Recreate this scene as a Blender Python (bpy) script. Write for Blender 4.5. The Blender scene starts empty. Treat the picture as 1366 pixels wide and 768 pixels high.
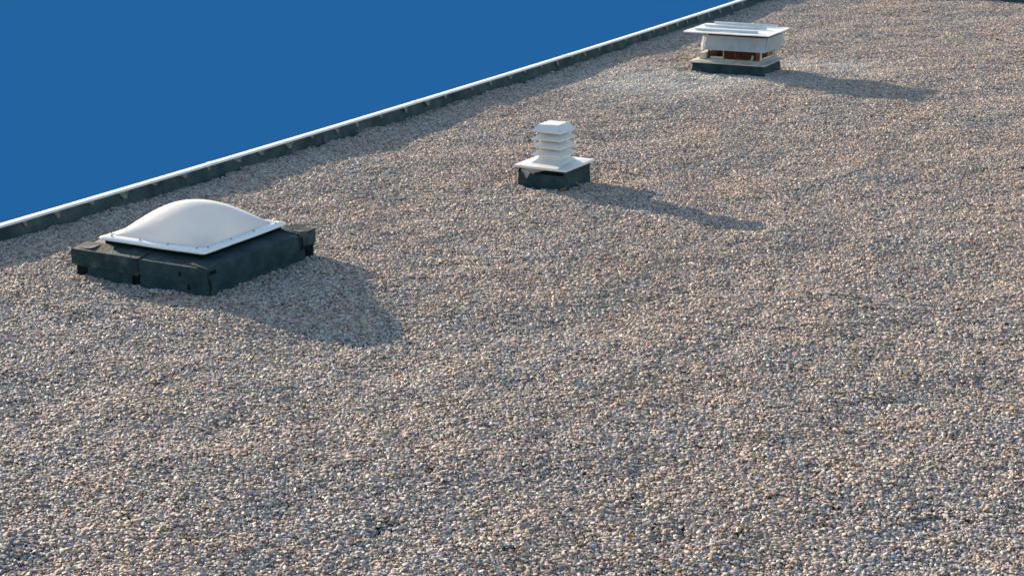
import bpy, bmesh, math, random
import numpy as np
from mathutils import Vector, Matrix, noise

R = math.radians
scene = bpy.context.scene
random.seed(11)
rng = np.random.default_rng(7)

# ---------------------------------------------------------------- camera
# axes: +x across the roof away from the long edge, +y along the long edge, z up, z = 0 at the gravel surface
cam_d = bpy.data.cameras.new("camera")
cam = bpy.data.objects.new("camera", cam_d)
scene.collection.objects.link(cam)
c_right = Vector((0.8648, 0.5018, -0.0167)).normalized()
c_fwd = Vector((-0.4863, 0.8289, -0.2765)).normalized()
c_up = c_right.cross(c_fwd).normalized()
c_right = c_fwd.cross(c_up).normalized()
M3 = Matrix((c_right, c_up, -c_fwd)).transposed()
cam.matrix_world = Matrix.Translation((0, 0, 3.3)) @ M3.to_4x4()
cam_d.sensor_width = 36.0
cam_d.lens = 2497.9 / 1366 * 36.0
cam_d.clip_start = 0.1
cam_d.clip_end = 2000
scene.camera = cam

# ---------------------------------------------------------------- light
EXPOSURE = 1.58
SUN_EL = R(12.0)
SUN_TRAVEL = R(-20.3)                     # heading of the light over the roof, from +x towards -y
tr = Vector((math.cos(SUN_TRAVEL) * math.cos(SUN_EL), math.sin(SUN_TRAVEL) * math.cos(SUN_EL), -math.sin(SUN_EL)))
sun_d = bpy.data.lights.new("sun", 'SUN')
sun_d.energy = 5.0
sun_d.angle = R(0.6)
sun_d.color = (1.0, 0.82, 0.64)
sun = bpy.data.objects.new("sun", sun_d)
sun.rotation_euler = tr.to_track_quat('-Z', 'Y').to_euler()
sun.location = (-30, 10, 10)
scene.collection.objects.link(sun)

world = bpy.data.worlds.new("World")
scene.world = world
world.use_nodes = True
wn, wl = world.node_tree.nodes, world.node_tree.links
wn.clear()
sky = wn.new('ShaderNodeTexSky')
sky.sky_type = 'NISHITA'
sky.sun_disc = False
sky.sun_elevation = SUN_EL
to_sun = -tr
sky.sun_rotation = math.atan2(to_sun.x, to_sun.y)
sky.air_density = 1.0
sky.dust_density = 0.9
sky.ozone_density = 1.5
tc = wn.new('ShaderNodeTexCoord')
sep = wn.new('ShaderNodeSeparateXYZ')
mx = wn.new('ShaderNodeMath'); mx.operation = 'MAXIMUM'; mx.inputs[1].default_value = 0.02
cmb = wn.new('ShaderNodeCombineXYZ')
nrm = wn.new('ShaderNodeVectorMath'); nrm.operation = 'NORMALIZE'
wl.new(tc.outputs['Generated'], sep.inputs[0])
wl.new(sep.outputs[0], cmb.inputs[0]); wl.new(sep.outputs[1], cmb.inputs[1])
wl.new(sep.outputs[2], mx.inputs[0]); wl.new(mx.outputs[0], cmb.inputs[2])
wl.new(cmb.outputs[0], nrm.inputs[0]); wl.new(nrm.outputs[0], sky.inputs[0])
b_up = wn.new('ShaderNodeBackground'); b_up.inputs[1].default_value = 0.100
wl.new(sky.outputs[0], b_up.inputs[0])
b_lo = wn.new('ShaderNodeBackground')     # the deep even blue that the picture shows past the roof edge, below eye level
k = 2 ** -EXPOSURE
b_lo.inputs[0].default_value = (0.0168 * k, 0.1248 * k, 0.3515 * k, 1)
b_lo.inputs[1].default_value = 1.0
mr = wn.new('ShaderNodeMapRange'); mr.interpolation_type = 'SMOOTHSTEP'
mr.inputs['From Min'].default_value = -0.10; mr.inputs['From Max'].default_value = 0.03
wl.new(sep.outputs[2], mr.inputs['Value'])
mixs = wn.new('ShaderNodeMixShader')
wo = wn.new('ShaderNodeOutputWorld')
wl.new(mr.outputs['Result'], mixs.inputs[0]); wl.new(b_lo.outputs[0], mixs.inputs[1]); wl.new(b_up.outputs[0], mixs.inputs[2])
wl.new(mixs.outputs[0], wo.inputs[0])

vs = scene.view_settings
vs.view_transform = 'Standard'; vs.look = 'None'; vs.gamma = 1.0; vs.exposure = EXPOSURE
vs.use_curve_mapping = False
scene.render.engine = 'CYCLES'
scene.cycles.use_denoising = True
scene.cycles.max_bounces = 8
scene.cycles.diffuse_bounces = 4
scene.cycles.transmission_bounces = 6
scene.cycles.pixel_filter_type = 'BLACKMAN_HARRIS'; scene.cycles.filter_width = 1.6

# ---------------------------------------------------------------- helpers
C = scene.collection
UP = Vector((0, 0, 1))

def link(name, me, mat=None, parent=None):
    o = bpy.data.objects.new(name, me)
    C.objects.link(o)
    if mat is not None and me is not None and not me.materials:
        me.materials.append(mat)
    if parent is not None:
        o.parent = parent
    return o

def tag(o, label=None, cat=None, group=None, kind=None):
    if label: o['label'] = label
    if cat: o['category'] = cat
    if group: o['group'] = group
    if kind: o['kind'] = kind
    return o

def empty(name, loc, rz=0.0):
    o = bpy.data.objects.new(name, None)
    C.objects.link(o)
    o.empty_display_size = 0.2
    o.location = loc; o.rotation_euler = (0, 0, rz)
    return o

def mesh_of(bm, name, smooth=False, angle=None):
    me = bpy.data.meshes.new(name)
    bmesh.ops.recalc_face_normals(bm, faces=bm.faces[:])
    bm.to_mesh(me); bm.free()
    if smooth:
        for p in me.polygons: p.use_smooth = True
        if angle is not None:
            try: me.set_sharp_from_angle(angle=angle)
            except Exception: pass
    return me

def box_bm(x0, x1, y0, y1, z0, z1, bevel=0.0, seg=2, bm=None):
    own = bm is None
    if own: bm = bmesh.new()
    vs_ = [bm.verts.new(p) for p in ((x0,y0,z0),(x1,y0,z0),(x1,y1,z0),(x0,y1,z0),(x0,y0,z1),(x1,y0,z1),(x1,y1,z1),(x0,y1,z1))]
    fs = [bm.faces.new([vs_[i] for i in f]) for f in ((0,3,2,1),(4,5,6,7),(0,1,5,4),(1,2,6,5),(2,3,7,6),(3,0,4,7))]
    if bevel > 0:
        es = list({e for f in fs for e in f.edges})
        bmesh.ops.bevel(bm, geom=es, offset=bevel, segments=seg, affect='EDGES', profile=0.5)
    return bm

def box(name, dims, mat, parent=None, bevel=0.0, seg=2):
    me = mesh_of(box_bm(*dims, bevel=bevel, seg=seg), name, smooth=bevel > 0, angle=R(40))
    return link(name, me, mat, parent)

def frustum_bm(rings, bm=None, close_top=True, close_bottom=True):
    """rings: list of (hx, hy, z) rectangles centred on the origin, bottom to top or top to bottom"""
    if bm is None: bm = bmesh.new()
    prev = None; first = None
    for hx, hy, z in rings:
        ring = [bm.verts.new(p) for p in ((-hx,-hy,z),(hx,-hy,z),(hx,hy,z),(-hx,hy,z))]
        if first is None: first = ring
        if prev:
            for i in range(4):
                bm.faces.new((prev[i], prev[(i+1) % 4], ring[(i+1) % 4], ring[i]))
        prev = ring
    if close_bottom: bm.faces.new(first[::-1])
    if close_top: bm.faces.new(prev)
    return bm

def nz(p, s=1.0, seed=0.0):
    return noise.noise(Vector((p[0]*s+seed, p[1]*s-seed*1.7, p[2]*s+seed*.6)))

# ---------------------------------------------------------------- materials
def mat_base(name):
    m = bpy.data.materials.new(name); m.use_nodes = True
    nt = m.node_tree
    return m, nt, nt.nodes['Principled BSDF']

def mottled(name, cols, scale, rough=0.8, bump=0.0, bump_scale=60.0, spec=0.3, metallic=0.0, detail=6.0, stops=None, coat=0.0):
    m, nt, bs = mat_base(name)
    t = nt.nodes.new('ShaderNodeTexCoord')
    n1 = nt.nodes.new('ShaderNodeTexNoise'); n1.inputs['Scale'].default_value = scale; n1.inputs['Detail'].default_value = detail
    n1.inputs['Roughness'].default_value = 0.65
    nt.links.new(t.outputs['Object'], n1.inputs['Vector'])
    r = nt.nodes.new('ShaderNodeValToRGB')
    stops = stops or [0.3 + 0.4 * i / (len(cols) - 1) for i in range(len(cols))]
    el = r.color_ramp.elements
    while len(el) < len(cols): el.new(0.5)
    for e, s, c in zip(el, stops, cols):
        e.position = s; e.color = (*c, 1)
    nt.links.new(n1.outputs['Fac'], r.inputs[0])
    nt.links.new(r.outputs[0], bs.inputs['Base Color'])
    bs.inputs['Roughness'].default_value = rough
    bs.inputs['Specular IOR Level'].default_value = spec
    bs.inputs['Metallic'].default_value = metallic
    if coat: bs.inputs['Coat Weight'].default_value = coat
    if bump > 0:
        n2 = nt.nodes.new('ShaderNodeTexNoise'); n2.inputs['Scale'].default_value = bump_scale; n2.inputs['Detail'].default_value = 4
        nt.links.new(t.outputs['Object'], n2.inputs['Vector'])
        b = nt.nodes.new('ShaderNodeBump'); b.inputs['Strength'].default_value = 1.0; b.inputs['Distance'].default_value = bump
        nt.links.new(n2.outputs['Fac'], b.inputs['Height'])
        nt.links.new(b.outputs[0], bs.inputs['Normal'])
    return m

FELT = mottled("felt", [(0.008,0.023,0.027), (0.017,0.043,0.049), (0.028,0.060,0.066), (0.06,0.086,0.084)], 7.0, 0.78, 0.005, 110.0, 0.22, stops=[0.3,0.47,0.6,0.80])
FELT_WORN = mottled("felt_worn", [(0.008,0.022,0.025), (0.018,0.044,0.048), (0.10,0.12,0.105)], 9.0, 0.8, 0.006, 60.0, 0.22, stops=[0.35,0.52,0.74])
FELT_EDGE = mottled("felt_edge", [(0.024,0.042,0.044), (0.045,0.072,0.074), (0.068,0.096,0.094), (0.16,0.165,0.145)], 5.0, 0.85, 0.005, 90.0, 0.2, stops=[0.3,0.47,0.6,0.78])
BITUMEN = mottled("bitumen", [(0.003,0.007,0.008), (0.007,0.013,0.015)], 12.0, 0.85, 0.004, 60.0, 0.08)
CAP = mottled("trim_metal", [(0.68,0.68,0.68), (0.74,0.74,0.74), (0.64,0.635,0.63)], 3.0, 0.5, 0.0, spec=0.4)
STAIN = mottled("stained_clip", [(0.07,0.08,0.07), (0.16,0.165,0.14), (0.27,0.27,0.235)], 30.0, 0.8, 0.003, 90.0, 0.3)
PLASTIC = mottled("white_plastic", [(0.63,0.62,0.59), (0.69,0.68,0.66), (0.54,0.52,0.48)], 7.0, 0.42, 0.0, spec=0.45, stops=[0.3,0.5,0.82])
NECK = mottled("neck_shade_plastic", [(0.28,0.24,0.17), (0.36,0.32,0.25), (0.44,0.40,0.32)], 9.0, 0.5, spec=0.4)  # beige gravel bounce and recess shade between the hoods, put into the colour
FRAME = mottled("white_acrylic_rim", [(0.80,0.80,0.79), (0.84,0.84,0.83), (0.70,0.69,0.66)], 9.0, 0.3, 0.0, spec=0.5, stops=[0.3,0.5,0.85])
SCREW = mottled("screw", [(0.20,0.18,0.12), (0.32,0.30,0.24)], 200.0, 0.5, spec=0.5, metallic=0.6)
SHEET = mottled("painted_sheet", [(0.50,0.55,0.58), (0.60,0.65,0.69), (0.42,0.43,0.43)], 6.0, 0.42, 0.001, 8.0, 0.5, stops=[0.3,0.5,0.8])
LID = mottled("lid_sheet", [(0.70,0.69,0.66), (0.80,0.79,0.77), (0.58,0.56,0.52)], 7.0, 0.45, 0.001, 8.0, 0.5, stops=[0.3,0.5,0.8])
FLASH = mottled("grey_flashing", [(0.30,0.285,0.245), (0.44,0.42,0.37), (0.58,0.56,0.51)], 14.0, 0.7, 0.003, 60.0, 0.3)
RUST = mottled("rusty_steel", [(0.06,0.022,0.012), (0.15,0.055,0.026), (0.22,0.10,0.055)], 18.0, 0.85, 0.002, 120.0, 0.2)
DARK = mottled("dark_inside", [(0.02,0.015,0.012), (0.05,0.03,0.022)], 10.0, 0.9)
WIRE = mottled("rusty_wire", [(0.05,0.018,0.010), (0.11,0.040,0.020), (0.17,0.07,0.04)], 40.0, 0.9)
DUCT = mottled("rusty_duct", [(0.012,0.006,0.005), (0.035,0.014,0.009), (0.06,0.026,0.016)], 16.0, 0.9, 0.002, 120.0, 0.2)
REFLECTOR = mottled("white_reflector", [(0.84,0.84,0.83), (0.88,0.88,0.87)], 5.0, 0.6)  # for the added surfaces that bounce light up into the dome
RAG = mottled("torn_sheet", [(0.35,0.33,0.29), (0.60,0.58,0.54), (0.72,0.70,0.67)], 25.0, 0.85, 0.004, 80.0, 0.2)
BROWN = mottled("brown_fragment", [(0.16,0.06,0.03), (0.32,0.14,0.07)], 60.0, 0.8, 0.003, 90.0, 0.2)
CORE = mottled("render_coat", [(0.24,0.23,0.22), (0.34,0.33,0.31)], 4.0, 0.85, 0.003, 40.0, 0.2)

def dome_material():
    m = bpy.data.materials.new("opal_acrylic"); m.use_nodes = True
    nt = m.node_tree; nt.nodes.clear()
    t = nt.nodes.new('ShaderNodeTexCoord')
    n = nt.nodes.new('ShaderNodeTexNoise'); n.inputs['Scale'].default_value = 3.5; n.inputs['Detail'].default_value = 5
    r = nt.nodes.new('ShaderNodeValToRGB')
    r.color_ramp.elements[0].position = .3; r.color_ramp.elements[0].color = (.90,.89,.875,1)
    r.color_ramp.elements[1].position = .7; r.color_ramp.elements[1].color = (.94,.935,.925,1)
    d = nt.nodes.new('ShaderNodeBsdfDiffuse'); tl = nt.nodes.new('ShaderNodeBsdfTranslucent')
    g = nt.nodes.new('ShaderNodeBsdfGlossy'); g.inputs['Roughness'].default_value = .22
    mx1 = nt.nodes.new('ShaderNodeMixShader'); mx1.inputs[0].default_value = .46
    rf = nt.nodes.new('ShaderNodeBsdfRefraction'); rf.inputs['Roughness'].default_value = .8; rf.inputs['IOR'].default_value = 1.12
    mx3 = nt.nodes.new('ShaderNodeMixShader'); mx3.inputs[0].default_value = .2
    fr = nt.nodes.new('ShaderNodeFresnel'); fr.inputs[0].default_value = 1.3
    mx2 = nt.nodes.new('ShaderNodeMixShader'); out = nt.nodes.new('ShaderNodeOutputMaterial')
    L = nt.links.new
    L(t.outputs['Object'], n.inputs['Vector']); L(n.outputs['Fac'], r.inputs[0])
    L(r.outputs[0], d.inputs[0]); L(r.outputs[0], tl.inputs[0])
    L(r.outputs[0], rf.inputs[0]); L(tl.outputs[0], mx3.inputs[1]); L(rf.outputs[0], mx3.inputs[2])
    L(d.outputs[0], mx1.inputs[1]); L(mx3.outputs[0], mx1.inputs[2])
    L(fr.outputs[0], mx2.inputs[0]); L(mx1.outputs[0], mx2.inputs[1]); L(g.outputs[0], mx2.inputs[2])
    L(mx2.outputs[0], out.inputs[0])
    return m
OPAL = dome_material()

def gravel_material():
    m, nt, bs = mat_base("pebbles")
    a = nt.nodes.new('ShaderNodeAttribute'); a.attribute_name = 'col'
    L = nt.links.new
    # patches of paler dusty stones and of cooler or browner stones, stored with every handful
    du = nt.nodes.new('ShaderNodeAttribute'); du.attribute_type = 'INSTANCER'; du.attribute_name = 'dust'
    hu = nt.nodes.new('ShaderNodeAttribute'); hu.attribute_type = 'INSTANCER'; hu.attribute_name = 'hue'
    tint = nt.nodes.new('ShaderNodeValToRGB')
    tint.color_ramp.elements[0].color = (.95,.97,1.0,1); tint.color_ramp.elements[1].color = (1.05,.98,.92,1)
    L(hu.outputs['Fac'], tint.inputs[0])
    mul = nt.nodes.new('ShaderNodeMix'); mul.data_type = 'RGBA'; mul.blend_type = 'MULTIPLY'; mul.inputs[0].default_value = 1.0
    L(a.outputs['Color'], mul.inputs[6]); L(tint.outputs[0], mul.inputs[7])
    t = nt.nodes.new('ShaderNodeTexCoord')
    n = nt.nodes.new('ShaderNodeTexNoise'); n.inputs['Scale'].default_value = 130.0; n.inputs['Detail'].default_value = 3
    L(t.outputs['Object'], n.inputs['Vector'])
    mr2 = nt.nodes.new('ShaderNodeMapRange'); mr2.inputs['To Min'].default_value = .72; mr2.inputs['To Max'].default_value = 1.25
    L(n.outputs['Fac'], mr2.inputs['Value'])
    mul2 = nt.nodes.new('ShaderNodeMix'); mul2.data_type = 'RGBA'; mul2.blend_type = 'MULTIPLY'; mul2.inputs[0].default_value = 1.0
    L(mul.outputs[2], mul2.inputs[6]); L(mr2.outputs[0], mul2.inputs[7])
    dm = nt.nodes.new('ShaderNodeMix'); dm.data_type = 'RGBA'
    dm.inputs[7].default_value = (.72,.665,.58,1)
    L(du.outputs['Fac'], dm.inputs[0]); L(mul2.outputs[2], dm.inputs[6])
    L(dm.outputs[2], bs.inputs['Base Color'])
    bs.inputs['Roughness'].default_value = .72
    bs.inputs['Specular IOR Level'].default_value = .22
    return m
PEBBLE = gravel_material()

def deck_material():
    m, nt, bs = mat_base("roof_gravel_bed")
    t = nt.nodes.new('ShaderNodeTexCoord')
    v = nt.nodes.new('ShaderNodeTexVoronoi'); v.inputs['Scale'].default_value = 46
    r = nt.nodes.new('ShaderNodeValToRGB')
    el = r.color_ramp.elements
    cs = [(0,(.10,.10,.11)),(.25,(.27,.25,.23)),(.5,(.20,.21,.23)),(.75,(.33,.28,.23)),(1,(.42,.39,.36))]
    while len(el) < len(cs): el.new(.5)
    for e,(p,c) in zip(el,cs): e.position=p; e.color=(*c,1)
    L = nt.links.new
    L(t.outputs['Object'], v.inputs['Vector'])
    sp = nt.nodes.new('ShaderNodeSeparateColor'); L(v.outputs['Color'], sp.inputs[0]); L(sp.outputs[0], r.inputs[0])
    L(r.outputs[0], bs.inputs['Base Color'])
    b = nt.nodes.new('ShaderNodeBump'); b.inputs['Distance'].default_value=.012; b.invert=True
    L(v.outputs['Distance'], b.inputs['Height']); L(b.outputs[0], bs.inputs['Normal'])
    bs.inputs['Roughness'].default_value=.85
    return m

# ---------------------------------------------------------------- layout numbers
EDGE = -9.62           # outer line of the long parapet
FAR = 24.62            # inner foot of the far parapet
SKY = (-8.017, 9.455)
VENT = (-7.042, 12.696)
HOOD = (-7.879, 18.199)

def edge_x(y):         # the roof edge is not perfectly straight
    return -0.0019 * y * y + 0.0555 * y - 10.0416 if y > 6 else -0.0019*36 + 0.0555*6 - 10.0416 - (6-y)*0.033

def smooth01(t):
    t = max(0.0, min(1.0, t)); return t*t*(3-2*t)

def ground_z(x, y):
    z = 0.020 * nz((x, y, 0), 0.95, 3.1) + 0.014 * nz((x*0.8+y*0.6, y*.8-x*.6, 0), 2.1, 8.7) + 0.007 * nz((x, y, 0), 4.3, 1.3)
    # low drifts against the upstands, flat ground close to the three roof lights and vents
    d = x - edge_x(y)
    z += 0.012 * smooth01(1 - (d - .1) / .5)
    for (cx, cy), rad in ((SKY, .6), (VENT, .25), (HOOD, .5)):
        q = math.hypot(x - cx, y - cy)
        w = smooth01(1 - (q - rad) / .5)
        z = z * (1 - .8 * w) + (-.010 + .016 * nz((x, y, 0), 5.0, 4.4)) * w
    # a shallow hollow where the shadow of the domed roof light falls
    q = ((x - SKY[0] - 2.0) / .8) ** 2 + ((y - SKY[1] + .85) / .75) ** 2
    z -= 0.048 * math.exp(-q)
    # a small bank beside the far hooded vent
    q = ((x - HOOD[0] + .75) / .55) ** 2 + ((y - HOOD[1] + .45) / .7) ** 2
    z += 0.03 * math.exp(-q)
    return z

# ---------------------------------------------------------------- roof deck
bm = bmesh.new()
vs_ = [bm.verts.new(p) for p in ((-9.45,-12,-.11),(16,-12,-.11),(16,FAR+.05,-.11),(-9.5,FAR+.05,-.11))]
bm.faces.new(vs_)
deck = link('roof_deck', mesh_of(bm, 'roof_deck'), deck_material())
tag(deck, 'flat roof deck under the loose gravel', 'roof', kind='structure')

# ---------------------------------------------------------------- parapets
def strip_along(name, pts_fn, y0, y1, prof, mat, parent, n=None, jitter=0.0, seed=0.0, thick=0.0, smooth=True):
    """loft profile [(dx, z)] along the long edge from y0 to y1; pts_fn(y) gives x"""
    n = n or max(2, int((y1 - y0) / .12) + 1)
    bm = bmesh.new(); rows = []
    for i in range(n):
        y = y0 + (y1 - y0) * i / (n - 1); row = []
        for j, (dx, z) in enumerate(prof):
            jx = jitter * nz((y*2.2, j*.35, 0), 1.0, seed) if jitter else 0
            row.append(bm.verts.new((pts_fn(y) + dx + jx, y, z + (jitter*.5*nz((y*3.1, j*.2, 4), 1.0, seed) if jitter else 0))))
        rows.append(row)
    for a, b in zip(rows, rows[1:]):
        for j in range(len(prof) - 1):
            bm.faces.new((a[j], a[j+1], b[j+1], b[j]))
    bmesh.ops.recalc_face_normals(bm, faces=bm.faces[:])
    me = bpy.data.meshes.new(name)
    if thick:
        pass
    closed = prof[0] == prof[-1]
    if closed:
        bmesh.ops.remove_doubles(bm, verts=bm.verts[:], dist=1e-5)
        bmesh.ops.holes_fill(bm, edges=[e for e in bm.edges if e.is_boundary], sides=0)
        bmesh.ops.recalc_face_normals(bm, faces=bm.faces[:])
    bm.to_mesh(me); bm.free()
    if smooth:
        for p in me.polygons: p.use_smooth = True
        me.set_sharp_from_angle(angle=R(35))
    return link(name, me, mat, parent)

PZ = 0.118             # height of the trim top
def clip_mesh(i, w, h):
    """small ragged fixing tab, wide at the trim and torn to a point below"""
    r = random.Random(i)
    bm = bmesh.new()
    top = [(-w*.5, 0), (w*.5, 0)]
    lean = r.uniform(-.25, .35)
    out = [(w*.5, 0), (w*(.42+r.uniform(-.12,.06)), -h*r.uniform(.3,.5)), (w*(.28+lean*.4), -h*r.uniform(.65,1.0)), (w*(.05+lean*.5), -h*r.uniform(.85,1.05)), (w*(-.12+lean*.4), -h*r.uniform(.6,.9)), (w*(-.32), -h*r.uniform(.25,.5)), (w*-.46, -h*r.uniform(.1,.25)), (-w*.5, 0)]
    f = [bm.verts.new((0.0, a, b)) for a, b in out]
    bk = [bm.verts.new((-.006, a, b)) for a, b in out]
    bm.faces.new(f); bm.faces.new(bk[::-1])
    for k_ in range(len(out)):
        bm.faces.new((f[k_], bk[k_], bk[(k_+1)%len(out)], f[(k_+1)%len(out)]))
    return mesh_of(bm, 'clip')

def parapet(name, fn, y0, y1, label, root_loc=(0,0,0), clips=(), rot=0.0):
    root = empty(name, root_loc, rot)
    tag(root, label, 'parapet', 'low parapets round the roof', 'thing')
    # masonry upstand, closed section
    strip_along('upstand', fn, y0, y1, [(.012,-.6),(.060,-.6),(.060,PZ-.03),(.012,PZ-.03),(.012,-.6)], CORE, root)
    # felt turned up the inner face, in lengths that lap
    y = y0; i = 0
    while y < y1:
        ln = 1.02 + .1*random.random(); ye = min(y1, y + ln)
        off = .0645 + (.004 if i % 2 else .0)
        bow = .006
        o = strip_along('felt_sheet', fn, y - .03*(i>0), ye, [(off-.002,PZ-.012),(off+bow*.6,PZ-.035),(off+bow,.05),(off+bow+.006,.0),(off+.03,-.045)], FELT_EDGE, root, jitter=.009, seed=3.3*i)
        y = ye; i += 1
    # white metal trim in lengths with a bead on the outer side and a drip on the inner
    y = y0; i = 0
    while y < y1:
        ye = min(y1, y + 3.0)
        prof = [(-.008,PZ-.09),(-.008,PZ-.010),(-.006,PZ-.004),(.0,PZ-.001),(.012,PZ+.001),(.076,PZ+.008),(.082,PZ+.007),(.085,PZ+.002),(.085,PZ-.008),(.082,PZ-.008),(.080,PZ+.001),(.012,PZ-.005),(.002,PZ-.012),(.002,PZ-.09),(-.008,PZ-.09)]
        strip_along('trim_strip', fn, y + .004*(i>0), ye, prof, CAP, root)
        if ye < y1:
            strip_along('joint_cover', fn, ye - .03, ye + .034, [(dx + (-.002 if dx < 0 else (.002 if dx > .08 else 0)), z + .0025) for dx, z in prof[:9]] , CAP, root, n=2)
        y = ye; i += 1
    for i, yc in enumerate(clips):
        w = random.uniform(.05, .13); h = random.uniform(.03, .07)
        o = link('clip', clip_mesh(i, w, h), STAIN, root)
        o.location = (fn(yc) + .0815, yc, PZ - .007)
        o.rotation_euler = (random.uniform(-.06,.06), -R(4), random.uniform(-.05,.05))
    return root

clip_px = [-60,-8,33,76,123,164,206,246,278,317,348,385,416,449,476,508,541,570,594,629,654,681,700,722,743,763,780,799,815,835,853,872,889,903,916,931,945,960,976,990]
def pix_to_y(px):      # where along the edge a given photo column falls, from the camera geometry
    lo, hi = 5.0, 26.0
    M = cam.matrix_world.inverted()
    for _ in range(40):
        mid = (lo+hi)/2
        v = M @ Vector((edge_x(mid)+.08, mid, .09))
        if 683 + 2497.9*v.x/-v.z < px: lo = mid
        else: hi = mid
    return lo
bpy.context.view_layer.update()
clips = [pix_to_y(p) for p in clip_px] + [23.0 + .31*i for i in range(6)]
parapet('parapet_wall', edge_x, 5.6, FAR + .09, 'long low dark felt parapet with white metal trim along the blue sky', clips=clips)
# the far edge, built the same way across the roof
parapet('parapet_wall', lambda y: 0.0, -9.57, 12.0, 'low dark felt parapet across the far end of the gravel roof', root_loc=(0.0, FAR + .09, 0), rot=R(-90),
        clips=[-9.3 + .31*i for i in range(40)])

# ---------------------------------------------------------------- felt drape for kerbs
def drape(name, p0, p1, outn, prof, mat, parent, seed=0.0, jit=.004, thick=.006, n=None):
    """sheet lofted between p0 and p1 (xy), profile [(out, z)], solidified"""
    p0 = Vector((*p0, 0)); p1 = Vector((*p1, 0)); outn = Vector((*outn, 0))
    ln = (p1-p0).length; n = n or max(3, int(ln/.03))
    # resample the profile finely
    fine = []
    for (a, b), (c, d) in zip(prof, prof[1:]):
        m_ = max(1, int(math.hypot(c-a, d-b)/.025))
        for q in range(m_): fine.append((a+(c-a)*q/m_, b+(d-b)*q/m_))
    fine.append(prof[-1])
    bm = bmesh.new(); rows = []
    for i in range(n+1):
        t = i/n; row = []
        for j, (o_, z) in enumerate(fine):
            p = p0.lerp(p1, t) + outn*o_ + UP*z
            d = jit*nz(p, 9.0, seed) + jit*.6*nz(p, 24.0, seed+2)
            if j == len(fine)-1: d2 = .018*nz(p, 11.0, seed+5)
            else: d2 = 0
            p = p + outn*(d if j > 2 else 0) + UP*(d*.8 + d2)
            row.append(bm.verts.new(p))
        rows.append(row)
    for a, b in zip(rows, rows[1:]):
        for j in range(len(fine)-1):
            bm.faces.new((a[j], a[j+1], b[j+1], b[j]))
    bmesh.ops.recalc_face_normals(bm, faces=bm.faces[:])
    up_n = sum((f.normal.z + f.normal.dot(outn) for f in bm.faces))
    if up_n < 0: bmesh.ops.reverse_faces(bm, faces=bm.faces[:])
    bmesh.ops.solidify(bm, geom=bm.faces[:], thickness=thick)
    me = bpy.data.meshes.new(name); bm.to_mesh(me); bm.free()
    for p in me.polygons: p.use_smooth = True
    me.set_sharp_from_angle(angle=R(32))
    return link(name, me, mat, parent)

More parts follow.
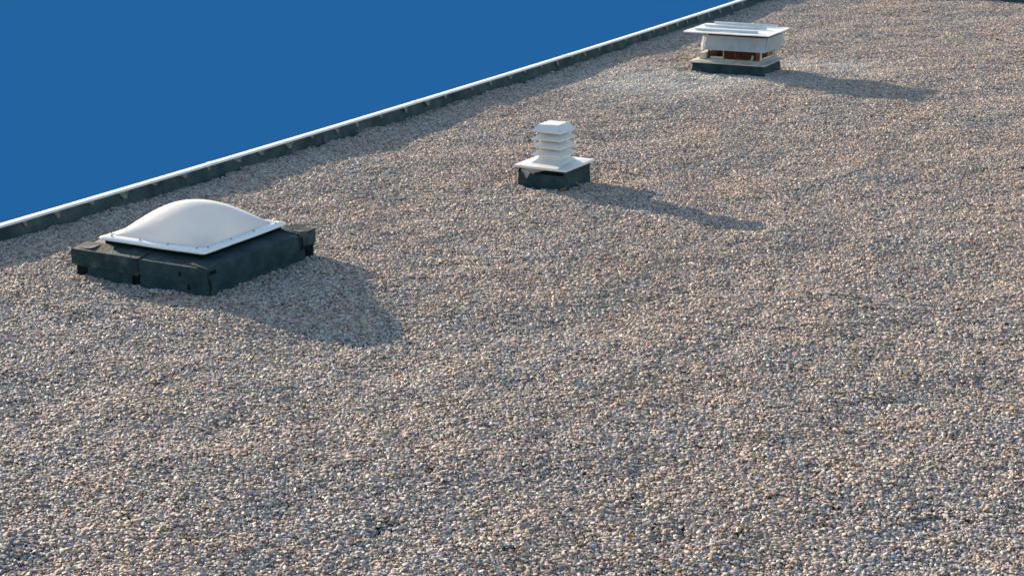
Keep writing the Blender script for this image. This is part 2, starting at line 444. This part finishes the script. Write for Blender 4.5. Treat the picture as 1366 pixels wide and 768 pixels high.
# ---------------------------------------------------------------- domed roof light
def roof_light():
    root = empty('roof_light', (SKY[0], SKY[1], 0), R(.1))
    tag(root, 'square roof light with white opal dome on a dark felt kerb near the parapet', 'roof light')
    H = .5675; z = .163; ci = .42
    kerb = box('kerb', (-H+.012, H-.012, -H+.012, H-.012, -.04, .150), BITUMEN, root, .004)
    # lower felt course behind the hanging flaps
    drape('lower_felt', (-.45,-H), (-.07,-H), (0,-1), [(-.004,.09),(-.003,.03),(.004,-.035)], FELT, kerb, 2.0, .005)
    drape('lower_felt', (.0,-H), (H,-H), (0,-1), [(-.004,.09),(-.003,.03),(.004,-.035)], FELT, kerb, 4.0, .005)
    drape('lower_felt', (H,-H+.02), (H,H-.10), (1,0), [(-.004,.085),(-.002,.02),(.004,-.035)], FELT, kerb, 9.0, .005)
    drape('lower_felt', (-H,-H+.1), (-H,H), (-1,0), [(-.004,.09),(-.002,.02),(.004,-.035)], FELT, kerb, 13.0, .005)
    drape('lower_felt', (-H,H), (H,H), (0,1), [(-.004,.09),(-.002,.02),(.004,-.035)], FELT, kerb, 17.0, .005)
    # upper felt: top slope and hanging flap
    i_ = -(H-ci)
    up = lambda d, lo: [(i_+.002, .180+d), (-.03, z+.003+d), (-.001+d, z+d), (.003+d, z-.006), (.005+d, lo)]
    drape('felt_sheet', (-.03,-H), (H,-H), (0,-1), up(.002,.058), FELT, kerb, 21.0, .004)
    drape('felt_sheet', (-H-.004,-H), (.0,-H), (0,-1), up(.009,.062), FELT_WORN, kerb, 25.0, .003, .006)
    drape('felt_sheet', (H,-H), (H,H-.14), (1,0), up(.005,.040), FELT, kerb, 29.0, .004)
    drape('felt_sheet', (H,H-.17), (H,H+.004), (1,0), up(.013,.085), FELT_WORN, kerb, 33.0, .0025, .006)
    drape('felt_sheet', (-H,H), (-H,-H+.02), (-1,0), up(.005,.05), FELT_WORN, kerb, 37.0, .004)
    drape('felt_sheet', (H,H), (-H,H), (0,1), up(.003,.05), FELT, kerb, 41.0, .004)
    # tar smeared over the joints and the near corner
    drape('tar_patch', (H+.009,-H+.004), (H+.009,-H+.075), (1,0), [(.0,.150),(.001,.14),(.0,.125)], BITUMEN, kerb, 51.0, .004, .003)
    drape('tar_patch', (H+.008,-H+.002), (H+.008,-H+.022), (1,0), [(.0,.100),(.001,.06),(.0,.02)], BITUMEN, kerb, 52.0, .004, .003)
    drape('tar_patch', (.335,-H-.009), (.352,-H-.009), (0,-1), [(.0,.125),(.001,.11),(.0,.095)], BITUMEN, kerb, 53.0, .004, .003)
    drape('tar_patch', (.405,-H-.010), (.418,-H-.010), (0,-1), [(.0,.052),(.001,.03),(.0,.0)], BITUMEN, kerb, 54.0, .004, .003)
    drape('tar_patch', (H+.018,H-.165), (H+.018,H-.140), (1,0), [(.0,.15),(.001,.10),(.0,.06)], BITUMEN, kerb, 55.0, .004, .003)
    # inner upstand carrying the cover, open in the middle; unseen white reflector added inside to brighten the dome
    h2 = .415
    bm = bmesh.new()
    for (a, b, c, d) in ((-h2,h2,-h2,-h2+.05),(-h2,h2,h2-.05,h2),(-h2,-h2+.05,-h2+.05,h2-.05),(h2-.05,h2,-h2+.05,h2-.05)):
        box_bm(a, b, c, d, .12, .221, bm=bm)
    link('upstand', mesh_of(bm, 'upstand'), BITUMEN, root)
    bm = bmesh.new(); q = h2-.0515
    for (a, b, c, d) in ((-q,q,-q,-q+.003),(-q,q,q-.003,q),(-q,-q+.003,-q+.003,q-.003),(q-.003,q,-q+.003,q-.003)):
        box_bm(a, b, c, d, .1655, .2205, bm=bm)
    link('dome_reflector_side', mesh_of(bm, 'dome_reflector_side'), REFLECTOR, root)
    box('dome_reflector', (-h2+.0515, h2-.0515, -h2+.0515, h2-.0515, .151, .165), REFLECTOR, root)
    # rim: rounded flange ring with a shallow groove at the foot of the dome
    ch = .447; base = .224
    ring = [(ch-.006,base-.008),(ch-.001,base-.007),(ch,base-.004),(ch,base+.006),(ch-.003,base+.0095),(ch-.046,base+.021),(ch-.050,base+.020),(ch-.053,base+.010),(ch-.060,base+.009),(ch-.063,base+.016),(ch-.063,base+.004),(ch-.03,base),(ch-.012,base-.002),(ch-.006,base-.008)]
    bm = bmesh.new(); rr = .028; rows = []
    def loop_pts(h, z_):
        pts = []
        r_ = max(.004, rr - (ch - h)*.3)
        for qx, qy, a0 in ((1,1,0),(-1,1,90),(-1,-1,180),(1,-1,270)):
            for s in range(6):
                a = R(a0 + 90*s/5)
                pts.append(((qx*(h-r_) + r_*math.cos(a)), (qy*(h-r_) + r_*math.sin(a)), z_))
        return pts
    def sag(x, y): return .004*nz((x, y, 0), 3.0, 5.5)
    for h, z_ in ring:
        row = []
        lp = loop_pts(h, z_)
        dens = []
        for a, b in zip(lp, lp[1:]+lp[:1]):
            m_ = 8 if math.hypot(a[0]-b[0], a[1]-b[1]) > .2 else 1
            for q in range(m_): dens.append((a[0]+(b[0]-a[0])*q/m_, a[1]+(b[1]-a[1])*q/m_, z_))
        rows.append([bm.verts.new((x, y, zz + sag(x, y))) for x, y, zz in dens])
    n_ = len(rows[0])
    for a, b in zip(rows, rows[1:]):
        for j in range(n_):
            bm.faces.new((a[j], a[(j+1)%n_], b[(j+1)%n_], b[j]))
    bmesh.ops.remove_doubles(bm, verts=bm.verts[:], dist=1e-5)
    rim = link('rim', mesh_of(bm, 'rim', True, R(50)), FRAME, root)
    sme = bpy.data.meshes.new('screw')
    bms = bmesh.new(); bmesh.ops.create_uvsphere(bms, u_segments=10, v_segments=6, radius=.0075)
    for v in bms.verts: v.co.z *= .6
    bms.to_mesh(sme); bms.free(); sme.materials.append(SCREW)
    for p in sme.polygons: p.use_smooth = True
    pos = []
    for t in (-.36,-.12,.12,.36):
        for s in (-1,1): pos += [(t, s*(ch-.036)), (s*(ch-.036), t)]
    for x, y in pos:
        o = link('screw', sme, None, rim); o.location = (x, y, base+.0195+sag(x, y))
    # pillow-shaped dome
    a = ch-.061; n = 44; hgt = DOME_H
    bm = bmesh.new(); grid = []
    for i in range(n+1):
        row = []
        for j in range(n+1):
            s = math.sin((i/n-.5)*math.pi); t = math.sin((j/n-.5)*math.pi)
            w = max(0.0, (1-s*s)*(1-t*t))
            zz = hgt*(w**.62)*(.62 + .38*w**.25) if w > 0 else 0
            row.append(bm.verts.new((a*s, a*t, base+.013+zz+sag(a*s, a*t))))
        grid.append(row)
    for i in range(n):
        for j in range(n):
            bm.faces.new((grid[i][j], grid[i+1][j], grid[i+1][j+1], grid[i][j+1]))
    link('dome', mesh_of(bm, 'dome', True), OPAL, root)
DOME_H = .19
roof_light()

# ---------------------------------------------------------------- louvred vent
def louvred_vent():
    root = empty('louvred_vent', (VENT[0], VENT[1], 0), R(-.4))
    tag(root, 'small white louvred vent stack on a square plate and dark kerb', 'vent')
    k = .209
    kerb = box('kerb', (-k+.01,k-.01,-k+.01,k-.01,-.04,.134), BITUMEN, root, .004)
    drape('felt_sheet', (-k,-k), (k,-k), (0,-1), [(-.006,.095),(.0,.06),(.004,-.03)], FELT, kerb, 3.0, .005)
    drape('felt_sheet', (k,-k), (k,k), (1,0), [(-.004,.137),(.0,.06),(.003,-.03)], FELT, kerb, 6.0, .004)
    drape('felt_sheet', (-k,k), (-k,-k), (-1,0), [(-.004,.137),(.0,.06),(.003,-.03)], FELT_WORN, kerb, 8.0, .004)
    drape('felt_sheet', (k,k), (-k,k), (0,1), [(-.004,.137),(.0,.06),(.003,-.03)], FELT, kerb, 12.0, .004)
    # torn pale sheet hanging from under the plate on the near side
    bm = bmesh.new(); rows = []
    for i in range(15):
        t = i/14; x = -.165 + .215*t; row = []
        drop = (.030 + .016*math.sin(t*5) + .010*nz((t*9,0,0),1.0,2.0)) * (1.0 if t < .88 else .5)
        if .12 < t < .34: drop += .055*(1-abs((t-.22)/.11)) if abs(t-.22) < .11 else 0
        for j in range(5):
            s = j/4
            row.append(bm.verts.new((x - .012*s, -k-.004-.010*math.sin(s*3)-.006*nz((t*7,s*3,0),1.0,4.0), .137 - drop*s)))
        rows.append(row)
    for a, b in zip(rows, rows[1:]):
        for j in range(4): bm.faces.new((a[j], a[j+1], b[j+1], b[j]))
    bmesh.ops.solidify(bm, geom=bm.faces[:], thickness=.003)
    link('torn_sheet', mesh_of(bm, 'torn_sheet', True, R(60)), RAG, root)
    pw = .238
    # plate with a turned-down rim, slightly dished up towards the stack
    bm = frustum_bm([(pw-.004,pw-.004,.137),(pw,pw,.141),(pw,pw,.152),(pw-.004,pw-.004,.156),(.150,.150,.161)])
    es = [e for e in bm.edges]
    plate = link('base_plate', mesh_of(bm, 'base_plate'), PLASTIC, root)
    # flared foot of the stack
    link('foot', mesh_of(frustum_bm([(.132,.132,.1612),(.128,.128,.166),(.096,.096,.192),(.084,.084,.222)]), 'foot'), PLASTIC, root)
    # inner core
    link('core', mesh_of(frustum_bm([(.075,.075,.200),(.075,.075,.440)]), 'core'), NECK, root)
    # hoods: each a hollow flared skirt
    for i in range(4):
        zb = .222 + .0628*i
        top = zb + (.042 if i < 3 else .058)
        w0, w1 = (.133, .079) if i < 3 else (.133, .085)
        rings = [(w0-.006,w0-.006,zb+.004),(w0,w0,zb),(w0,w0,zb+.007),(w0-.012,w0-.012,zb+.017),(w1+.008,w1+.008,top-.006),(w1,w1,top)]
        bm = frustum_bm(rings, close_bottom=False, close_top=False)
        # closed crown on top, inner skin below
        tr_ = [v for v in bm.verts if abs(v.co.z-top) < 1e-6]
        bm.faces.new(sorted(tr_, key=lambda v: math.atan2(v.co.y, v.co.x)))
        bm.verts.ensure_lookup_table()
        inner = frustum_bm([(w0-.006,w0-.006,zb+.004),(w0-.018,w0-.018,zb+.015),(w1-.002,w1-.002,top-.012)], bm=bm, close_bottom=False, close_top=True)
        bmesh.ops.remove_doubles(bm, verts=bm.verts[:], dist=1e-5)
        es = [e for e in bm.edges if abs(e.verts[0].co.z-e.verts[1].co.z) > .004 or min(e.verts[0].co.z, e.verts[1].co.z) > top-.004]
        bmesh.ops.bevel(bm, geom=es, offset=.004, segments=2, affect='EDGES', clamp_overlap=True)
        link('hood', mesh_of(bm, 'hood', True, R(35)), PLASTIC, root)
    # small posts between the hoods
    for sx in (-1,1):
        for sy in (-1,1):
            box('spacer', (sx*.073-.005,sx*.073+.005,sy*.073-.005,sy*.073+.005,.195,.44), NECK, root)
louvred_vent()

# ---------------------------------------------------------------- hooded vent
def quad_panel(name, pts, mat, parent, thick=.004, sub=6, warp=.0, seed=0.):
    """bilinear sheet through four corners, solidified"""
    a, b, c, d = [Vector(p) for p in pts]
    bm = bmesh.new(); g = []
    for i in range(sub+1):
        row = []
        for j in range(sub+1):
            s, t = i/sub, j/sub
            p = (a*(1-s)+b*s)*(1-t) + (d*(1-s)+c*s)*t
            nrm_ = (b-a).cross(d-a).normalized()
            p = p + nrm_*warp*nz((s*3, t*3, 0), 1.0, seed)
            row.append(bm.verts.new(p))
        g.append(row)
    for i in range(sub):
        for j in range(sub): bm.faces.new((g[i][j], g[i+1][j], g[i+1][j+1], g[i][j+1]))
    bmesh.ops.solidify(bm, geom=bm.faces[:], thickness=thick)
    return link(name, mesh_of(bm, name, True, R(45)), mat, parent)

def hooded_vent():
    root = empty('hooded_vent', (HOOD[0], HOOD[1], 0), R(2.1))
    tag(root, 'rusty low roof ventilator with white ribbed lid and grey skirt', 'ventilator')
    kx, ky = .392, .262
    kerb = box('kerb', (-kx+.01,kx-.01,-ky+.01,ky-.01,-.04,.088), BITUMEN, root, .004)
    segs = [(-kx,-.22),(-.24,.13),(.115,kx)]
    for i, (a, b) in enumerate(segs):
        drape('felt_sheet', (a,-ky), (b,-ky), (0,-1), [(-.006,.092),(.0+.004*(i%2),.05),(.012,-.03)], FELT, kerb, 3.0+i*5, .006)
    drape('felt_sheet', (kx,-ky), (kx,ky), (1,0), [(-.006,.092),(.0,.05),(.01,-.03)], FELT, kerb, 31.0, .005)
    drape('felt_sheet', (-kx,ky), (-kx,-ky), (-1,0), [(-.006,.092),(.0,.05),(.01,-.03)], FELT_WORN, kerb, 35.0, .005)
    drape('felt_sheet', (kx,ky), (-kx,ky), (0,1), [(-.006,.092),(.0,.05),(.01,-.03)], FELT, kerb, 39.0, .005)
    fx, fy = .428, .297
    link('flashing', mesh_of(frustum_bm([(fx,fy,.095),(fx,fy,.102),(fx-.012,fy-.012,.106),(.365,.245,.118),(.360,.240,.118)]), 'flashing'), FLASH, root)
    # open cage: dark core, rusty mesh, posts, sill; it stands a little off centre to the right
    ox = .062
    bx_, by_ = .290, .205
    def obox(name, x0, x1, y0, y1, z0, z1, mat, bv=.002):
        return box(name, (ox+x0, ox+x1, y0, y1, z0, z1), mat, root, bv)
    obox('inner_duct', -bx_+.06, bx_-.06, -by_+.06, by_-.06, .1245, .37, DUCT)
    bm = frustum_bm([(bx_+.034,by_+.034,.1182),(bx_+.014,by_+.014,.132),(bx_-.006,by_-.006,.136)])
    bmesh.ops.translate(bm, verts=bm.verts[:], vec=(ox,0,0))
    link('sill', mesh_of(bm, 'sill'), FLASH, root)
    for sx in (-1,1):
        for sy in (-1,1):
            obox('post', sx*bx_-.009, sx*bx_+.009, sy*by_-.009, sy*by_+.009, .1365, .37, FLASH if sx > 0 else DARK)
    obox('post', .232, .272, -by_-.004, -by_+.006, .1365, .37, RUST)
    obox('post', -.128, -.120, -by_-.012, -by_-.004, .1365, .37, FLASH, .001)
    obox('post', -.01, .004, -by_+.016, -by_+.024, .1365, .37, RUST, .001)
    obox('board', -.276, -.134, -by_+.001, -by_+.009, .1365, .158, FLASH)
    obox('board', bx_-.006, bx_+.002, -.16, .16, .1365, .160, FLASH)
    box('end_block', (-.345, ox-bx_-.034, -.19, .17, .1185, .186), FLASH, root, .006)
    # woven wire guards
    def guard(p0, p1, z0, z1):
        bm = bmesh.new()
        p0 = Vector(p0); p1 = Vector(p1); ln = (p1-p0).length; dr = (p1-p0).normalized(); nn = dr.cross(UP)
        nv = int(ln/.022); nh = int((z1-z0)/.022)
        def bar(a, b, w):
            dd = (b-a).normalized(); s1 = nn*w; s2 = dd.cross(nn)*w
            q = [bm.verts.new(p + u) for p in (a, b) for u in (s1+s2, s1-s2, -s1-s2, -s1+s2)]
            for i in range(4): bm.faces.new((q[i], q[(i+1)%4], q[4+(i+1)%4], q[4+i]))
        for i in range(nv+1):
            p = p0 + dr*(ln*i/nv); bar(p+UP*z0, p+UP*z1, .0022)
        for i in range(nh+1):
            zz = z0+(z1-z0)*i/nh; bar(p0+UP*zz+nn*.003, p1+UP*zz+nn*.003, .0022)
        o = link('wire_guard', mesh_of(bm, 'wire_guard'), WIRE, root); o['kind'] = 'stuff'
    guard((ox-.12,-by_+.012,0), (ox+.23,-by_+.012,0), .137, .30)
    guard((ox+bx_-.012,-by_+.02,0), (ox+bx_-.012,by_-.02,0), .137, .30)
    guard((ox-bx_+.012,by_-.02,0), (ox-bx_+.012,-by_+.02,0), .137, .30)
    # pale scrap caught on the guard
    quad_panel('scrap', [(ox+.180,-by_-.004,.138),(ox+.205,-by_-.004,.140),(ox+.212,-by_-.002,.185),(ox+.190,-by_-.002,.195)], RAG, root, .002, 4, .008, 3.)
    # skirt: front and back flare outwards, ends upright with folded corners
    zt, zb_ = .380, .240
    sx0 = .088
    ux, uy = .338, .235          # top line under the lid
    lx, ly = .338, .300          # bottom line of the flared sides
    quad_panel('skirt_panel', [(sx0-lx,-ly,zb_),(sx0+lx,-ly,zb_),(sx0+ux,-uy,zt),(sx0-ux,-uy,zt)], SHEET, root, .004, 8, .004, 1.)
    quad_panel('skirt_panel', [(sx0+lx,ly,zb_),(sx0-lx,ly,zb_),(sx0-ux,uy,zt),(sx0+ux,uy,zt)], SHEET, root, .004, 8, .004, 2.)
    for s in (-1, 1):
        e = sx0 + s*(ux+.004)
        quad_panel('end_panel', [(e+s*.020,-uy+.03,zb_+.008),(e+s*.020,uy-.03,zb_+.008),(e,uy,zt),(e,-uy,zt)], SHEET, root, .004, 6, .003, 4.+s)
        for q in (-1, 1):
            # folded corner gusset
            bm = bmesh.new()
            P = [(e+s*.003, q*uy, zt), (e+s*.014, q*(uy-.032), zb_+.008), (sx0+s*(lx+.001), q*ly, zb_)]
            vs3 = [bm.verts.new(p) for p in P]; bm.faces.new(vs3)
            bmesh.ops.solidify(bm, geom=bm.faces[:], thickness=.003)
            link('gusset', mesh_of(bm, 'gusset'), SHEET, root)
    # pale flange standing out at the left end
    quad_panel('flange', [(sx0-lx-.035,-ly-.005,zb_-.012),(sx0-lx-.008,-ly-.005,zb_-.012),(sx0-ux-.008,-uy-.01,zt-.004),(sx0-ux-.035,-uy-.01,zt-.004)], LID, root, .004, 5, .004, 6.)
    # lid, thin folded sheet with three ribs
    w, d = .4757, .3235
    bm = bmesh.new(); g = []
    nx_, ny_ = 20, 14
    for i in range(nx_+1):
        row = []
        for j in range(ny_+1):
            x = -w+2*w*i/nx_; y = -d+2*d*j/ny_
            row.append(bm.verts.new((x, y, .421 + .004*nz((x,y,0), 4.0, 2.2))))
        g.append(row)
    for i in range(nx_):
        for j in range(ny_): bm.faces.new((g[i][j], g[i+1][j], g[i+1][j+1], g[i][j+1]))
    bmesh.ops.recalc_face_normals(bm, faces=bm.faces[:])
    bmesh.ops.solidify(bm, geom=bm.faces[:], thickness=.010)
    lid = link('lid', mesh_of(bm, 'lid', True, R(40)), LID, root)
    for a0, a1, b_ in ((.09,.83,.19), (.085,.82,.62), (.11,.85,.955)):
        x0, x1 = -w+2*w*a0, -w+2*w*a1; y = -d+2*d*b_
        o = box('rib', (x0,x1,y-.011,y+.011,.424,.447), SHEET, lid, .003, 2)
    # dark block painted as the shade in the gap between lid and skirt
    link('lid_gap_shade', mesh_of(box_bm(sx0-ux+.02,sx0+ux-.02,-uy+.012,uy-.012,.36,.4105), 'lid_gap_shade'), DARK, root)
hooded_vent()

# ---------------------------------------------------------------- fragments on the gravel
def fragment(x, y, s, seed, label):
    bm = bmesh.new(); bmesh.ops.create_icosphere(bm, subdivisions=2, radius=1.0)
    for v in bm.verts:
        n_ = 1 + .35*nz(v.co, 1.4, seed)
        v.co = Vector((v.co.x*s*1.15*n_, v.co.y*s*.75*n_, max(-.6, v.co.z)*s*.55*n_))
    o = link('brown_fragment', mesh_of(bm, 'brown_fragment', True, R(30)), BROWN)
    o.location = (x, y, ground_z(x, y) + s*.35); o.rotation_euler = (.2, -.25, seed)
    tag(o, label, 'fragment', 'brown fragments lying on the gravel')

def pix_ground(px, py, z=0.0):
    d = c_fwd + c_right*((px-683)/2497.9) - c_up*((py-384)/2497.9)
    t = (z-3.3)/d.z
    return d.x*t, d.y*t
fragment(*pix_ground(751, 252.5), .026, 1.2, 'small brown fragment on the gravel at the corner of the louvred vent')
fragment(*pix_ground(1330, 53), .026, 4.2, 'small rust brown fragment alone on the far gravel near the roof corner')

# ---------------------------------------------------------------- gravel
PAL = [((.48,.405,.315), 23), ((.42,.375,.33), 24), ((.31,.31,.325), 14), ((.34,.235,.165), 12), ((.48,.375,.315), 14), ((.14,.135,.135), 9), ((.62,.585,.53), 4), ((.46,.32,.19), 6), ((.25,.215,.19), 11)]
pc = np.array([c for c, _ in PAL]); pw_ = np.array([w for _, w in PAL], float); pw_ /= pw_.sum()

bm = bmesh.new(); bmesh.ops.create_icosphere(bm, subdivisions=1, radius=1.0)
bm.verts.ensure_lookup_table()
ICO_V = np.array([v.co[:] for v in bm.verts]); ICO_F = np.array([[v.index for v in f.verts] for f in bm.faces]); bm.free()

shapes = []
for i in range(40):
    v = ICO_V.copy()
    axes = np.array([rng.uniform(.95,1.35), rng.uniform(.75,1.05), rng.uniform(.48,.75)])
    for _ in range(rng.integers(2, 6)):        # chop a few flat facets so that stones look broken, not round
        d = rng.normal(size=3); d /= np.linalg.norm(d); h = rng.uniform(.5,.85)
        pr = v @ d; over = pr > h
        v[over] -= np.outer(pr[over]-h, d)*.9
    v += rng.normal(scale=.05, size=v.shape)
    shapes.append(v*axes)

def rand_rot(tilt):
    a = rng.uniform(0, 2*math.pi); ax = rng.normal(size=2); ax /= np.linalg.norm(ax); b = rng.normal(scale=tilt)
    return np.array((Matrix.Rotation(b, 3, Vector((ax[0], ax[1], 0))) @ Matrix.Rotation(a, 3, 'Z')))

CL_R = .095
clump_col = bpy.data.collections.new('pebble_handfuls')      # sources only, not linked to the scene
for ci in range(28):
    pts = []
    tries = 0
    while tries < 900:
        tries += 1
        a = rng.uniform(0, 2*math.pi); r_ = CL_R*math.sqrt(rng.uniform())
        rad = float(np.clip(rng.lognormal(math.log(.0100), .28), .005, .0195))
        x, y = r_*math.cos(a), r_*math.sin(a)
        if all((x-q[0])**2+(y-q[1])**2 > (.78*(rad+q[2]))**2 for q in pts): pts.append((x, y, rad))
    V = []; F = []; Cc = []; off = 0
    for x, y, rad in pts:
        v = shapes[rng.integers(len(shapes))] @ rand_rot(.34).T * rad
        z = rng.normal(scale=.0034) - .004
        V.append(v + np.array([x, y, z])); F.append(ICO_F+off); off += len(v)
        col = pc[rng.choice(len(pc), p=pw_)] * rng.uniform(.8, 1.2) * (1+rng.normal(scale=.022, size=3))
        Cc.append(np.tile(np.append(np.clip(col, .02, .8), 1.0), (len(v), 1)))
    V = np.concatenate(V); F = np.concatenate(F); Cc = np.concatenate(Cc)
    me = bpy.data.meshes.new('pebble_handful')
    me.from_pydata(V.tolist(), [], F.tolist())
    at = me.attributes.new('col', 'FLOAT_COLOR', 'POINT'); at.data.foreach_set('color', Cc.astype(np.float32).ravel())
    for p in me.polygons: p.use_smooth = True
    me.set_sharp_from_angle(angle=R(38))
    me.materials.append(PEBBLE)
    o = bpy.data.objects.new('pebble_handful', me); clump_col.objects.link(o)

# where the stones lie: what the camera can see and a wide margin around it
Mi = cam.matrix_world.inverted()
pts = []; rots = []; idx = []; dust = []; hue = []
STEP = .095
DU1 = pix_ground(878, 112); DU2 = pix_ground(1105, 88)
foot = [(SKY, .5675, .5675), (VENT, .209, .209), (HOOD, .392, .262)]
yy = 3.4
row = 0
while yy < FAR + .02:
    xx = -9.62 + (STEP/2 if row % 2 else 0)
    while xx < 0.6:
        x = xx + random.uniform(-.5,.5)*STEP; y = yy + random.uniform(-.5,.5)*STEP
        xx += STEP
        if x < edge_x(y) + .11 or y > FAR - .01: continue
        v = Mi @ Vector((x, y, 0))
        if v.z > -1: continue
        px, py = 683 + 2497.9*v.x/-v.z, 384 - 2497.9*v.y/-v.z
        m_ = 2497.9*1.3/-v.z
        if px < -m_ or px > 1366+m_ or py > 768+m_*.6: continue
        if any(abs(x-cx) < hx-.05 and abs(y-cy) < hy-.05 for (cx, cy), hx, hy in foot): continue
        z = ground_z(x, y)
        e = .05
        gx = (ground_z(x+e, y)-z)/e; gy = (ground_z(x, y+e)-z)/e
        q = UP.rotation_difference(Vector((-gx, -gy, 1)).normalized()) @ Matrix.Rotation(random.uniform(0, 2*math.pi), 3, 'Z').to_quaternion()
        pts.append((x, y, z - .006 + random.uniform(-.003,.003))); rots.append(q.to_euler()[:]); idx.append(random.randrange(28))
        # pale dust lies about the hooded vent
        dx, dy = x-HOOD[0], y-HOOD[1]
        dl = math.exp(-((x-DU1[0])/.75)**2 - ((y-DU1[1])/.75)**2) + .75*math.exp(-((x-DU2[0])/.8)**2 - ((y-DU2[1])/.45)**2) + .6*math.exp(-(dx/.8)**2 - ((dy+.55)/.4)**2)
        dust.append(max(0.0, min(.65, .7*dl*(.75+.6*nz((x,y,0), 3.0, 2.0)))))
        hue.append(max(0.0, min(1.0, .5 + .65*nz((x,y,0), 1.3, 6.0) + .35*nz((x,y,0), 3.6, 9.0))))
    yy += STEP*.9
    row += 1
print('handfuls', len(pts))
me = bpy.data.meshes.new('gravel')
me.from_pydata(pts, [], [])
for nm, tp, key, arr in (('rot','FLOAT_VECTOR','vector',rots), ('idx','INT','value',idx), ('dust','FLOAT','value',dust), ('hue','FLOAT','value',hue)):
    at = me.attributes.new(nm, tp, 'POINT')
    at.data.foreach_set(key, np.array(arr, dtype=np.int32 if tp == 'INT' else np.float32).ravel())
gravel = link('gravel', me, PEBBLE)
tag(gravel, 'loose beige and grey gravel covering the flat roof', 'gravel', kind='stuff')
ng = bpy.data.node_groups.new('gravel', 'GeometryNodeTree')
ng.interface.new_socket('Geometry', in_out='INPUT', socket_type='NodeSocketGeometry')
ng.interface.new_socket('Geometry', in_out='OUTPUT', socket_type='NodeSocketGeometry')
N = ng.nodes; Lk = ng.links
gi = N.new('NodeGroupInput'); go = N.new('NodeGroupOutput')
cinf = N.new('GeometryNodeCollectionInfo'); cinf.inputs['Collection'].default_value = clump_col
cinf.inputs['Separate Children'].default_value = True; cinf.inputs['Reset Children'].default_value = True
iop = N.new('GeometryNodeInstanceOnPoints'); iop.inputs['Pick Instance'].default_value = True
ar = N.new('GeometryNodeInputNamedAttribute'); ar.data_type = 'FLOAT_VECTOR'; ar.inputs['Name'].default_value = 'rot'
ai = N.new('GeometryNodeInputNamedAttribute'); ai.data_type = 'INT'; ai.inputs['Name'].default_value = 'idx'
e2r = N.new('FunctionNodeEulerToRotation')
Lk.new(gi.outputs[0], iop.inputs['Points']); Lk.new(cinf.outputs[0], iop.inputs['Instance'])
Lk.new(ai.outputs['Attribute'], iop.inputs['Instance Index'])
Lk.new(ar.outputs['Attribute'], e2r.inputs[0]); Lk.new(e2r.outputs[0], iop.inputs['Rotation'])
Lk.new(iop.outputs[0], go.inputs[0])
md = gravel.modifiers.new('stones', 'NODES'); md.node_group = ng
